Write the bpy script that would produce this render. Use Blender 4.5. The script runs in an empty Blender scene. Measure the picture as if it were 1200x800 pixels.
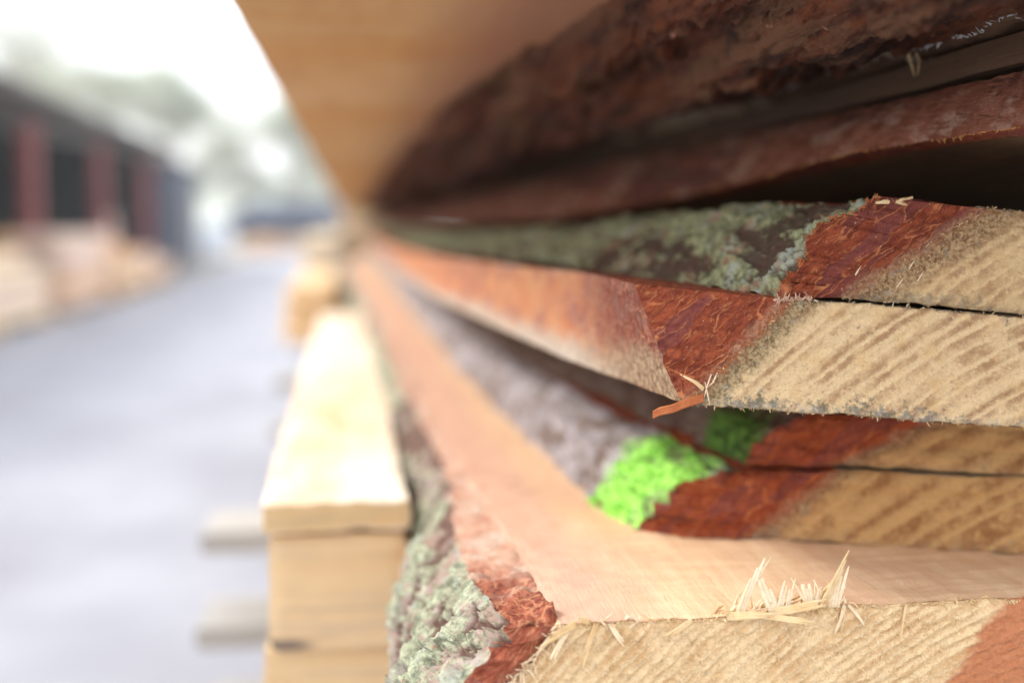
import bpy, math, random
import numpy as np
C = bpy.context.scene
COL = C.collection
R = math.radians
rng = random.Random(7)
EYE = 1.2                      # height of the camera above the yard; geometry of the stack is given relative to it

# ------------------------------------------------------------------ noise
def _h(ix, iy, iz, s):
    n = (ix * 374761393 + iy * 668265263 + iz * 2147483647 + s * 974711) & 0xFFFFFFFF
    n = ((n ^ (n >> 13)) * 1274126177) & 0xFFFFFFFF
    n = ((n ^ (n >> 16)) * 2246822519) & 0xFFFFFFFF
    return ((n ^ (n >> 15)) & 0xFFFFFF) / float(0xFFFFFF)
def vnoise(p, s=0):
    i = np.floor(p).astype(np.int64); f = p - i; f = f * f * f * (f * (f * 6 - 15) + 10)
    out = 0
    for a in (0, 1):
        for b in (0, 1):
            for c in (0, 1):
                w = (f[..., 0] if a else 1 - f[..., 0]) * (f[..., 1] if b else 1 - f[..., 1]) * (f[..., 2] if c else 1 - f[..., 2])
                out = out + w * _h(i[..., 0] + a, i[..., 1] + b, i[..., 2] + c, s)
    return out * 2 - 1
def fbm(p, o=4, s=0, g=.5):
    v = 0; a = 1; t = 0
    for k in range(o):
        v = v + a * vnoise(p * (2.03 ** k), s + k * 17); t += a; a *= g
    return v / t
def worley(p, s=0):
    i = np.floor(p).astype(np.int64); d1 = np.full(p.shape[:-1], 9.); d2 = d1.copy(); idv = np.zeros(p.shape[:-1])
    for a in (-1, 0, 1):
        for b in (-1, 0, 1):
            for c in (-1, 0, 1):
                x, y, z = i[..., 0] + a, i[..., 1] + b, i[..., 2] + c
                q = np.stack([x + _h(x, y, z, s), y + _h(x, y, z, s + 1), z + _h(x, y, z, s + 2)], -1)
                d = np.sqrt(((q - p) ** 2).sum(-1)); m = d < d1
                d2 = np.where(m, d1, np.minimum(d2, d)); idv = np.where(m, _h(x, y, z, s + 3), idv); d1 = np.where(m, d, d1)
    return d1, d2, idv
def vec(p, scale, o=3, s=0):
    return np.stack([fbm(p * scale, o, s), fbm(p * scale, o, s + 101), fbm(p * scale, o, s + 202)], -1)
def sst(a, b, x):
    t = np.clip((x - a) / (b - a), 0, 1); return t * t * (3 - 2 * t)

# ------------------------------------------------------------------ materials
class N:
    def __init__(s, name):
        m = bpy.data.materials.new(name); m.use_nodes = True; s.m = m; s.t = m.node_tree
        s.b = s.t.nodes['Principled BSDF']; s.b.inputs['Roughness'].default_value = .8
        s.b.inputs['Specular IOR Level'].default_value = .3
    def n(s, ty, **k):
        x = s.t.nodes.new(ty)
        for a, v in k.items(): setattr(x, a, v)
        return x
    def put(s, sock, v):
        if isinstance(v, bpy.types.NodeSocket): s.t.links.new(v, sock)
        elif v is not None:
            if isinstance(v, (tuple, list)) and len(v) == 3 and sock.type == 'RGBA': v = (*v, 1)
            sock.default_value = v
    def attr(s, name='P'):
        return s.n('ShaderNodeAttribute', attribute_name=name).outputs['Vector']
    def sep(s, v):
        x = s.n('ShaderNodeSeparateXYZ'); s.put(x.inputs[0], v); return x.outputs
    def comb(s, x, y, z):
        n = s.n('ShaderNodeCombineXYZ'); s.put(n.inputs[0], x); s.put(n.inputs[1], y); s.put(n.inputs[2], z); return n.outputs[0]
    def math(s, op, a, b=None, c=None):
        n = s.n('ShaderNodeMath', operation=op)
        s.put(n.inputs[0], a); s.put(n.inputs[1], b); s.put(n.inputs[2], c); return n.outputs[0]
    def vm(s, op, a, b=None):
        n = s.n('ShaderNodeVectorMath', operation=op)
        s.put(n.inputs[0], a)
        if op == 'SCALE': s.put(n.inputs['Scale'], b)
        else: s.put(n.inputs[1], b)
        return n.outputs[0]
    def noise(s, v, sc, det=4, rough=.55, dist=0, out=0):
        n = s.n('ShaderNodeTexNoise'); s.put(n.inputs['Vector'], v); n.inputs['Scale'].default_value = sc
        n.inputs['Detail'].default_value = det; n.inputs['Roughness'].default_value = rough; n.inputs['Distortion'].default_value = dist
        return n.outputs[out]
    def voro(s, v, sc, feat='F1', out='Distance'):
        n = s.n('ShaderNodeTexVoronoi', feature=feat); s.put(n.inputs['Vector'], v); n.inputs['Scale'].default_value = sc
        return n.outputs[out]
    def ramp(s, f, a, b, lo=0., hi=1.):
        n = s.n('ShaderNodeMapRange', interpolation_type='SMOOTHSTEP'); s.put(n.inputs[0], f)
        n.inputs[1].default_value = a; n.inputs[2].default_value = b; n.inputs[3].default_value = lo; n.inputs[4].default_value = hi
        return n.outputs[0]
    def mix(s, f, a, b, mode='MIX'):
        n = s.n('ShaderNodeMix', data_type='RGBA', blend_type=mode)
        s.put(n.inputs[0], f); s.put(n.inputs[6], a); s.put(n.inputs[7], b); return n.outputs[2]
    def col(s, c): s.put(s.b.inputs['Base Color'], c)
    def bump(s, h, dist=.001, st=1., prev=None):
        n = s.n('ShaderNodeBump'); n.inputs['Strength'].default_value = st; n.inputs['Distance'].default_value = dist
        s.put(n.inputs['Height'], h)
        if prev is not None: s.put(n.inputs['Normal'], prev)
        s.put(s.b.inputs['Normal'], n.outputs[0]); return n.outputs[0]

def mat_endgrain(name, cx, cz, sp, light, dark, contrast=.7, mould=.6, band=.004, bandcol=(.20, .13, .06), redx=None, lw=.55, ragged=1., bandamt=1.):
    """Cross-cut end of a board: growth rings round the pith at (cx, cz), saw fuzz, mould specks near the edges."""
    k = N(name); P = k.attr('P'); D = k.sep(k.attr('D'))
    fuzz = k.noise(P, 900, 3, .6, out=1)
    Pd = k.vm('ADD', P, k.vm('SCALE', k.vm('SUBTRACT', k.noise(P, 55, 5, .65, out=1), (.5, .5, .5)), .0045))
    Pd = k.vm('ADD', Pd, k.vm('SCALE', k.vm('SUBTRACT', fuzz, (.5, .5, .5)), .0016 * ragged))
    x, y, z = k.sep(Pd)
    rr = k.vm('LENGTH', k.comb(k.math('SUBTRACT', x, cx), 0., k.math('SUBTRACT', z, cz)))
    n = k.t.nodes[-1]; rr = n.outputs['Value']
    rr = k.math('ADD', rr, k.math('MULTIPLY', k.math('SUBTRACT', k.noise(k.comb(k.math('MULTIPLY', rr, 60.), 0., 0.), 1.6, 3), .5), sp * 2.6))
    fr = k.math('FRACT', k.math('DIVIDE', rr, sp))
    late = k.math('MULTIPLY', k.ramp(fr, .0, lw), k.ramp(fr, .72, 1., 1., 0.))
    amt = k.math('MULTIPLY', late, k.ramp(k.noise(P, 85, 4, .65), .34, .62, .12, 1.))
    c = k.mix(k.math('MULTIPLY', amt, contrast), light, dark)
    g = k.noise(P, 1500, 4, .75)
    c = k.mix(k.ramp(g, .35, .65), k.mix(.22, c, (.30, .17, .07)), c)
    c = k.mix(k.ramp(k.noise(P, 520, 4, .75), .52, .70, 0., .45), c, tuple(min(1, q * 1.18) for q in light))
    c = k.mix(k.ramp(k.noise(P, 620, 5, .8), .54, .66, 0., .45), c, tuple(q * .62 for q in dark))
    c = k.mix(k.ramp(k.noise(P, 130, 3, .6), .52, .7, 0., .35), c, (.62, .36, .14))
    # speckled band just inside the bark
    e = k.math('ADD', D[0], k.math('MULTIPLY', k.math('SUBTRACT', k.noise(P, 200, 5, .7), .5), .014))
    b = k.ramp(e, band * .35, band * 1.4, bandamt, 0.)
    sp_ = k.mix(k.ramp(k.noise(P, 800, 5, .75), .38, .62), (bandcol[0] * .4, bandcol[1] * .42, bandcol[2] * .42), k.mix(.55, bandcol, (.60, .45, .25)))
    sp_ = k.mix(k.ramp(k.noise(P, 240, 3, .6), .56, .68, 0., .5), sp_, (.30, .31, .26))
    sp_ = k.mix(k.ramp(e, -.001, .0045, .75, 0.), sp_, k.mix(k.noise(P, 700, 3, .7), (.20, .06, .03), (.46, .20, .10)))
    c = k.mix(b, c, sp_)
    # grey-blue mould
    ed = k.math('MINIMUM', D[1], k.math('ADD', D[2], .004))
    near = k.ramp(ed, .0005, .009, .13, 0.)
    mn = k.math('ADD', k.math('MULTIPLY', k.noise(P, 420, 5, .75), .7), k.math('MULTIPLY', k.noise(P, 90, 2), .3))
    mm = k.ramp(k.math('ADD', mn, near), .60, .70, 0., mould)
    c = k.mix(mm, c, k.mix(k.ramp(k.noise(P, 300, 2), .45, .62), (.16, .135, .085), (.20, .21, .20)))
    wz = k.ramp(ed, .0, .0040, .45 * mould, 0.)
    c = k.mix(k.math('MULTIPLY', wz, k.ramp(k.noise(P, 500, 3, .7), .4, .6)), c, (.48, .44, .38))
    if redx:
        q = k.math('ADD', k.math('ADD', k.sep(P)[0], k.math('MULTIPLY', k.sep(P)[2], -.75)), k.math('MULTIPLY', k.math('SUBTRACT', k.noise(P, 120, 4, .7), .5), .012))
        c = k.mix(k.ramp(q, redx, redx + .006), c, k.mix(k.noise(P, 600, 3, .7), (.42, .12, .045), (.66, .30, .15)))
    k.col(c); k.b.inputs['Roughness'].default_value = .9
    h = k.math('ADD', g, k.math('MULTIPLY', late, .6))
    h = k.math('ADD', h, k.math('MULTIPLY', k.noise(P, 500, 3, .6), 1.2))
    k.bump(h, .0005, .9)
    return k.m

def mat_sawn(name, a, b, axis='Y', stain=None, stain_amt=.5, scale=1., weather=0., red=None, rough=.75):
    """Sawn long face: grain running along the board."""
    k = N(name); P = k.attr('P')
    st = {'Y': (1., .06, 1.), 'X': (.06, 1., 1.)}[axis]
    v = k.vm('MULTIPLY', P, st)
    c = k.mix(k.ramp(k.noise(v, 160 * scale, 5, .65), .3, .7), a, b)
    c = k.mix(k.ramp(k.noise(v, 900 * scale, 4, .7), .5, .72, 0., .35), c, tuple(x * .55 for x in b))
    w = k.vm('MULTIPLY', P, (1., 1. if axis == 'Y' else .3, 1.))
    saw = k.noise(k.vm('MULTIPLY', P, (.08, 1., .2)), 260 * scale, 3, .6)
    c = k.mix(k.ramp(saw, .42, .7, 0., .25), c, tuple(min(1, x * 1.25) for x in a))
    if stain: c = k.mix(k.ramp(k.noise(k.vm('MULTIPLY', P, (1., .35, 1.)), 22 * scale, 4, .6), .42, .68, 0., stain_amt), c, stain)
    if weather: c = k.mix(k.ramp(k.noise(v, 300 * scale, 4, .7), .5, .75, 0., weather), c, (.22, .22, .25))
    if red:      # reddish zone next to the waney edge, set by the distance stored on the mesh
        D = k.sep(k.attr('D'))
        e = k.math('ADD', D[0], k.math('MULTIPLY', k.math('SUBTRACT', k.noise(k.vm('MULTIPLY', P, (1., .4, 1.)), 70, 4, .6), .5), .03))
        c = k.mix(k.ramp(e, red[1] * .3, red[1], red[2], 0.), c, red[0])
    k.col(c); k.b.inputs['Roughness'].default_value = rough
    k.bump(k.math('ADD', k.noise(v, 700 * scale, 4, .7), k.math('MULTIPLY', saw, .8)), .0006 / scale, .7)
    return k.m

def mat_barkend(name, ang, dark=(.14, .022, .010), mid=(.30, .06, .02), line=(.62, .26, .10), pale=.5):
    """Cut through bark: red scaly layers parted by thin orange lines, ang = slope of the layers."""
    k = N(name); P = k.attr('P'); D = k.sep(k.attr('D'))
    Pd = k.vm('ADD', P, k.vm('SCALE', k.vm('SUBTRACT', k.noise(P, 130, 4, .6, out=1), (.5, .5, .5)), .0045))
    x, y, z = k.sep(Pd); ca, sa = math.cos(ang), math.sin(ang)
    s = k.math('ADD', k.math('MULTIPLY', x, ca), k.math('MULTIPLY', z, sa))
    n = k.math('ADD', k.math('MULTIPLY', x, -sa), k.math('MULTIPLY', z, ca))
    s = k.math('ADD', s, k.math('MULTIPLY', y, .6))
    q = k.comb(k.math('MULTIPLY', s, .20), 0., n)
    de = k.voro(q, 260, 'DISTANCE_TO_EDGE'); cc = k.voro(q, 260, 'F1', 'Color')
    vn = k.comb(k.math('MULTIPLY', s, .22), k.math('MULTIPLY', y, .3), n)
    c = k.mix(k.ramp(k.noise(vn, 700, 6, .75), .36, .64), dark, mid)
    c = k.mix(k.ramp(k.noise(vn, 1100, 4, .7), .56, .70, 0., .6), c, line)
    c = k.mix(k.ramp(k.sep(cc)[0], .55, .75, 0., .55), c, (.17, .045, .045))
    c = k.mix(k.ramp(k.noise(P, 1300, 3, .7), .56, .7, 0., .55), c, (.46, .12, .04))
    c = k.mix(k.math('MULTIPLY', k.ramp(de, .008, .045, .95, 0.), k.ramp(k.noise(P, 110, 3, .6), .45, .62, .0, .9)), c, k.mix(k.noise(P, 300, 2), line, (.45, .12, .04)))
    c = k.mix(k.ramp(k.noise(P, 1100, 2, .5), .70, .77, 0., .8), c, (.78, .55, .36))
    e = k.math('ADD', D[0], k.math('MULTIPLY', k.math('SUBTRACT', k.noise(P, 300, 4, .7), .5), .006))
    e = k.math('ADD', e, k.math('MULTIPLY', k.math('SUBTRACT', k.noise(P, 110, 3, .6), .5), .010))
    c = k.mix(k.ramp(e, .0005, .0065, pale, 0.), c, k.mix(k.ramp(k.noise(P, 800, 5, .75), .38, .64), (.20, .08, .04), (.50, .30, .18)))
    k.col(c); k.b.inputs['Roughness'].default_value = .72
    h = k.math('ADD', k.math('MULTIPLY', k.ramp(de, .0, .14, 1., 0.), .6), k.math('ADD', k.math('MULTIPLY', k.noise(vn, 700, 5, .7), 1.4), k.noise(P, 900, 4, .7)))
    k.bump(h, .0007, .9)
    return k.m

def mat_bark(name, base, alt, lichen=None, lich_amt=.6, light=None, paint=None, crack=(.11, .035, .02), lscale=70, pcol=((.16, .48, .03), (.46, .90, .17)), st=.5):
    """Outer bark; D holds (plate height 0..1, across, along)."""
    k = N(name); P = k.attr('P'); D = k.sep(k.attr('D'))
    v = k.vm('MULTIPLY', P, (1., st, 1.))
    c = k.mix(k.ramp(k.noise(v, 130, 5, .65), .35, .65), base, alt)
    c = k.mix(k.ramp(k.noise(v, 900, 4, .7), .5, .7, 0., .5), c, tuple(x * .5 for x in base))
    if light: c = k.mix(k.ramp(k.noise(v, 60, 5, .7), .5, .62, 0., .8), c, light)
    if lichen:
        m = k.math('ADD', k.math('MULTIPLY', D[0], .14), k.math('ADD', k.math('MULTIPLY', k.noise(P, lscale, 5, .65), .55), k.math('MULTIPLY', k.noise(P, 600, 4, .7), .3)))
        th = .80 - .42 * lich_amt
        lc = k.mix(k.ramp(k.noise(P, 260, 5, .75), .36, .64), tuple(x * .8 for x in lichen), tuple(min(1, x * 2.5 + .05) for x in lichen))
        lc = k.mix(k.ramp(k.noise(P, 90, 3, .6), .54, .66, 0., .75), lc, (.36, .38, .33))
        c = k.mix(k.ramp(m, th, th + .09), c, lc)
    c = k.mix(k.ramp(k.noise(P, 160, 3, .6), .66, .72, 0., .7), c, (.44, .20, .12))
    c = k.mix(k.ramp(k.math('ADD', D[0], k.math('MULTIPLY', k.math('SUBTRACT', k.noise(v, 240, 4, .7), .5), .25)), .10, .30, .9, 0.), c, crack)
    if paint:    # sprayed fluorescent mark: centre and radius in metres
        d = k.vm('DISTANCE', P, paint[:3]); d = k.t.nodes[-1].outputs['Value']
        d = k.math('ADD', d, k.math('MULTIPLY', k.math('SUBTRACT', k.noise(P, 110, 5, .65), .5), .040))
        m = k.ramp(d, paint[3] * .72, paint[3] * 1.22, 1., 0.)
        m = k.math('MULTIPLY', m, k.ramp(k.math('ADD', k.math('ADD', D[0], k.math('MULTIPLY', m, .25)), k.math('MULTIPLY', k.math('SUBTRACT', k.noise(P, 220, 4, .7), .5), .5)), .22, .60, .12, 1.))
        pc = k.mix(k.ramp(k.noise(P, 200, 4, .7), .35, .65), *pcol)
        c = k.mix(m, c, pc)
    k.col(c); k.b.inputs['Roughness'].default_value = .88
    k.bump(k.math('ADD', k.noise(v, 420, 5, .75), k.math('MULTIPLY', k.noise(P, 1500, 3, .7), .4)), .0016, .8)
    return k.m

def mat_flat(name, a, b, sc=3., rough=.7, det=4, stretch=(1, 1, 1), bump=0, metal=0):
    k = N(name); tc = k.n('ShaderNodeTexCoord').outputs['Object']; v = k.vm('MULTIPLY', tc, stretch)
    k.col(k.mix(k.ramp(k.noise(v, sc, det, .6), .3, .7), a, b)); k.b.inputs['Roughness'].default_value = rough
    k.b.inputs['Metallic'].default_value = metal
    if bump: k.bump(k.noise(v, sc * 6, 4, .6), bump, .6)
    return k.m

# ------------------------------------------------------------------ object helpers
def tag(o, label=None, cat=None, group=None, kind=None):
    if label: o['label'] = label
    if cat: o['category'] = cat
    if group: o['group'] = group
    if kind: o['kind'] = kind
    return o
def thing(name, label, cat, loc, group=None):
    o = bpy.data.objects.new(name, None); COL.objects.link(o); o.location = loc; o.empty_display_size = .02
    return tag(o, label, cat, group)
class Mesh:
    def __init__(s): s.v = []; s.f = []; s.mi = []; s.d = []; s.n = 0; s.mats = []
    def slot(s, m):
        if m not in s.mats: s.mats.append(m)
        return s.mats.index(m)
    def add(s, V, F, m, D=None):
        V = np.asarray(V, float).reshape(-1, 3); D = np.full((len(V), 3), .05) if D is None else np.asarray(D, float).reshape(-1, 3)
        s.v.append(V); s.d.append(D); s.f += (np.asarray(F) + s.n).tolist() if isinstance(F, np.ndarray) else [[i + s.n for i in q] for q in F]; s.mi += [s.slot(m)] * len(F); s.n += len(V)
    def grid(s, G, m, D=None):
        a, b = G.shape[:2]; i = np.arange(a * b).reshape(a, b)
        F = np.stack([i[:-1, :-1], i[1:, :-1], i[1:, 1:], i[:-1, 1:]], -1).reshape(-1, 4); s.add(G, F, m, D)
    def link(s, name, parent=None, smooth=True, origin=(0, 0, EYE)):
        """vertices are given relative to the eye level point above the yard; origin is the parent's position"""
        V = np.concatenate(s.v); D = np.concatenate(s.d); me = bpy.data.meshes.new(name)
        off = np.array([0, 0, EYE]) - (np.array(parent.location) if parent else np.array(origin))
        me.from_pydata((V + off).tolist(), [], s.f)
        for m in s.mats: me.materials.append(m)
        me.polygons.foreach_set('material_index', s.mi); me.polygons.foreach_set('use_smooth', [smooth] * len(me.polygons))
        a = me.attributes.new('P', 'FLOAT_VECTOR', 'POINT'); a.data.foreach_set('vector', V.ravel())
        a = me.attributes.new('D', 'FLOAT_VECTOR', 'POINT'); a.data.foreach_set('vector', D.ravel())
        me.update(); o = bpy.data.objects.new(name, me); COL.objects.link(o)
        if parent: o.parent = parent
        else: o.location = origin
        return o

def ribbon(ms, pts, w, t, m, tip=.12, side=(1, 0, 0), D=None):
    """thin tapered splinter through pts"""
    pts = np.array(pts, float); n = len(pts); V = []
    for i, p in enumerate(pts):
        d = pts[min(i + 1, n - 1)] - pts[max(i - 1, 0)]; d /= np.linalg.norm(d) + 1e-9
        a = np.array(side, float); a -= d * a.dot(d); a /= np.linalg.norm(a) + 1e-9; b = np.cross(d, a)
        f = (1 - (1 - tip) * (i / (n - 1)) ** 3.0) * (.8 + .4 * rng.random())
        for sa, sb in ((-1, -1), (1, -1), (1, 1), (-1, 1)): V.append(p + a * sa * w * .5 * f + b * sb * t * .5 * f)
    F = [[4 * i + j, 4 * i + (j + 1) % 4, 4 * i + 4 + (j + 1) % 4, 4 * i + 4 + j] for i in range(n - 1) for j in range(4)]
    F += [[0, 1, 2, 3], [4 * n - 4, 4 * n - 3, 4 * n - 2, 4 * n - 1]]
    ms.add(V, F, m, None if D is None else np.tile(D, (len(V), 1)))
def curl(p, d, L, bend=(0, 0, 0), n=6, jit=.1):
    p = np.array(p, float); d = np.array(d, float); d /= np.linalg.norm(d); out = [p.copy()]
    for i in range(n):
        d = d + np.array(bend, float) / n + np.array([rng.gauss(0, 1) for _ in range(3)]) * jit / n
        d /= np.linalg.norm(d); p = p + d * L / n; out.append(p.copy())
    return out

# ------------------------------------------------------------------ waney boards
def stations(y0, y1, n, k=1.0):
    r = np.linspace(0, 1, n); return y0 * (y1 / y0) ** (r ** k)

def waney(name, label, root, table, xr, tilt, skew, m_end, m_top, m_bot, m_bark, m_bend, seed,
          nv=420, nu=46, plate=(.009, .022), amp=.0022, rough=.0007, bulge=.3, y1=7.0, capn=(230, 60), ridge=None, group=None,
          straight=False, chamfer=0., m_lip=None, wavy=.0035, liprough=0., bigk=1., bigs=(34, 12, 34), endwave=.0012, endbulge=.0015, cap_amp=.00045, barkname='bark', cat='board'):
    """table rows: Y, xi_bottom, xi_top (wood/bark boundary), xo_bottom, xo_top (outer face), z_bottom, z_top."""
    T = np.array(table, float)
    t = thing(name, label, cat, (*root[:2], root[2] + EYE), group)
    Y = stations(T[0, 0], y1, nv); c = [np.interp(Y, T[:, 0], T[:, j]) for j in range(1, 7)]
    xib, xit, xob, xot, zb, zt = [a[:, None] for a in c]; x0 = T[0, 3]
    u = np.linspace(0, 1, nu)[None, :]
    fade = np.exp(-(Y - Y[0]) / .35)[:, None]
    def place(x, z, yy=None):
        x = x + 0 * fade; z = z + 0 * fade
        y = Y[:, None] + skew * (x - x0) * fade
        return np.stack([x, y, z + tilt * (x - x0)], -1)
    # outer bark face
    bx = xob + (xot - xob) * u; bz = zb + (zt - zb) * u
    nx, nz = -(zt - zb), (xot - xob); L = np.sqrt(nx ** 2 + nz ** 2) + 1e-9; nx, nz = nx / L, nz / L
    bl = bulge * L * (4 * u * (1 - u)) * .25
    O = place(bx + nx * bl, bz + nz * bl)
    q = O.copy(); q = q + vec(q, 60, 3, seed) * .007 + vec(q, 220, 3, seed + 40) * .0022
    if straight:
        h = .5 + .5 * fbm(O * np.array([90, 25, 90]), 4, seed); disp = (h - .5) * amp
    else:
        pl = np.array([1 / plate[0], 1 / plate[1], 1 / plate[0]])
        big = fbm(q * np.array(bigs), 3, seed + 5)
        ck = 1 - sst(.0, .075, np.abs(fbm(q * pl * .55, 4, seed + 71, .55)))
        ck2 = 1 - sst(.0, .05, np.abs(fbm(q * pl * 1.1 + 7, 3, seed + 81, .55)))
        def terr(v, n):
            t_ = (v + 1) * .5 * n; f_ = np.floor(t_); return (f_ + sst(.80, .99, t_ - f_)) / n
        n1 = terr(fbm(q * pl * .5, 5, seed + 51, .6), 9); n2 = terr(fbm(q * pl * 1.5, 4, seed + 61, .6), 7)
        h = np.clip(.5 + 1.5 * (n1 - .5) + .8 * (n2 - .5) - .45 * ck - .22 * ck2, 0, 1)
        disp = amp * (h * 1.8 - .95)
        disp += amp * .8 * big * bigk + .00045 * fbm(q * 700, 3, seed + 3, .7)
    near = 1.0
    O = O + np.stack([nx * disp, 0 * disp, nz * disp], -1) + vec(O, 300, 2, seed + 7) * rough * .5
    O[0] += np.stack([0 * u[0], fbm(O[0] * 260, 3, seed + 4) * rough * 3, 0 * u[0]], -1)
    O[..., 1] += endwave * 2 * fbm(O * np.array([150, 40, 150]), 4, seed + 44, .6) * np.exp(-(Y - Y[0]) / .012)[:, None]
    DO = np.stack([h, u + 0 * h, 0 * h], -1)
    I = place(xib + (xit - xib) * u, zb + (zt - zb) * u)
    if chamfer: O[..., 1] += chamfer * np.maximum(0, I[..., 0] - O[..., 0]) * np.exp(-(Y - Y[0]) / .05)[:, None]
    jag = vec(I, 200, 3, seed + 8) * rough
    I = I + jag
    I[..., 0] += wavy * fbm(I * np.array([1, .4, 1]) * 110, 4, seed + 90, .6) * (np.sin(np.pi * np.clip(u, .02, 1)) * .8 + .35)
    bm = Mesh(); bm.grid(O, m_bark, DO)
    # bark end
    ni = 34 if not straight else 70; s = np.linspace(0, 1, ni)[:, None, None]
    E = O[0][None] * (1 - s) + I[0][None] * s
    wd = np.linalg.norm(O[0] - I[0], axis=1)[None, :]
    edge = np.minimum(1, np.minimum(s[..., 0], 1 - s[..., 0]) * 8)
    ey = (fbm(E * 160, 4, seed + 11) * rough * 2.2 - np.sin(s[..., 0] * math.pi) * endbulge + fbm(E * 700, 3, seed + 12) * .0003) * edge
    E[..., 1] += ey
    d1, d2, idv = worley((E + vec(E, 120, 2, seed) * .003) / .004, seed + 2)
    E[..., 1] -= sst(0, .25, d2 - d1) * (idv - .4) * .0012 * edge
    bm.grid(E, m_bend, np.stack([(1 - s[..., 0]) * wd, E[..., 0] * 0, E[..., 0] * 0], -1))
    # bark's lower and upper lips and its back
    for j in (0, -1):
        a_ = np.linspace(0, 1, 18)[None, :, None]; Lp = O[:, j][:, None] * (1 - a_) + I[:, j][:, None] * a_; Lp[:, 1:-1] += vec(Lp[:, 1:-1], 170, 4, seed + 60) * rough * np.array([.3, .3, 1.6]) * (.6 + liprough * np.exp(-(Y - Y[0]) / .035))[:, None, None]; bm.grid(Lp, m_lip or m_bend)
    far = np.stack([O[-1], I[-1]], 0); bm.grid(far, m_bend)
    wood = Mesh()
    # wood: faces
    nx_ = 40; s2 = (np.linspace(0, 1, nx_) ** 1.6)[None, :]
    xt = xit + (xr - xit) * s2; xb = xib + (xr - xib) * s2
    Tp = place(xt, zt + 0 * s2); Bt = place(xb, zb + 0 * s2)
    for G in (Tp, Bt):
        G += vec(G, 30, 2, seed + 6) * rough * .9 * np.array([0, 0, 1]) + vec(G, 200, 3, seed + 8) * rough * (1 if G is Tp else 1)
    Tp[:, 0] = I[:, -1]; Bt[:, 0] = I[:, 0]
    wood.grid(Tp, m_top, np.stack([xt - xit, 0 * xt, 0 * xt], -1)); wood.grid(Bt, m_bot, np.stack([xb - xib, 0 * xb, 0 * xb], -1))
    wood.grid(np.stack([Tp[:, -1], Bt[:, -1]], 1), m_top); wood.grid(np.stack([Tp[-1], Bt[-1]], 0), m_end)
    wood.grid(I, m_top)
    # wood: cut end
    na, nb = capn; s = np.linspace(0, 1, na)[:, None, None]; s = s ** 1.0
    Lc = I[0]; k = np.linspace(0, 1, nb)
    Lc = np.stack([np.interp(k, np.linspace(0, 1, nu), Lc[:, j]) for j in range(3)], -1)[None]
    Rb, Rt = Bt[0, -1], Tp[0, -1]; Rc = (Rb[None] * (1 - k[:, None]) + Rt[None] * k[:, None])[None]
    E = Lc * (1 - s) + Rc * s
    # follow the real top and bottom edges
    for j, G in ((0, Bt), (-1, Tp)):
        xs = G[0, :, 0]; dz = np.interp(E[:, j, 0], xs, G[0, :, 2]) - E[:, j, 2]; dy = np.interp(E[:, j, 0], xs, G[0, :, 1]) - E[:, j, 1]
        w = (1 - k if j == 0 else k)[None, :]; E[..., 2] += dz[:, None] * w; E[..., 1] += dy[:, None] * w
    D = np.stack([(E[..., 0] - Lc[..., 0]) * .8, (k * (T[0, 6] - T[0, 5]))[None] + 0 * E[..., 0], ((1 - k) * (T[0, 6] - T[0, 5]))[None] + 0 * E[..., 0]], -1)
    ed = np.minimum(1, np.minimum(k, 1 - k)[None] * 12)
    # saw-torn surface
    dY = fbm(E * 180, 4, seed + 13) * cap_amp * 1.6 + np.abs(fbm(E * 800, 3, seed + 14)) * cap_amp * 1.6
    if ridge:
        cx, cz, sp, ra = ridge; rr = np.sqrt((E[..., 0] - cx) ** 2 + (E[..., 2] - cz) ** 2) + fbm(E * 120, 3, seed) * sp * .35
        dY -= ra * (.5 + .5 * np.cos(rr / sp * 2 * math.pi)) * (.6 + .6 * fbm(E * 300, 3, seed + 21)) * 1.2
    rnd = (1 - np.minimum(1, np.minimum(k, 1 - k)[None] * 9)) ** 2 * .0008
    E[..., 1] += dY * ed + rnd
    E[:, 0, 2] += fbm(E[:, 0] * 350, 3, seed + 15) * cap_amp * 1.6; E[:, -1, 2] += fbm(E[:, -1] * 350, 3, seed + 16) * cap_amp * 1.6
    wood.grid(E, m_end, D)
    wo = wood.link('wood', t); bo = bm.link(barkname, t)
    return t, dict(O=O, I=I, E=E, Tp=Tp, Bt=Bt)

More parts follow.
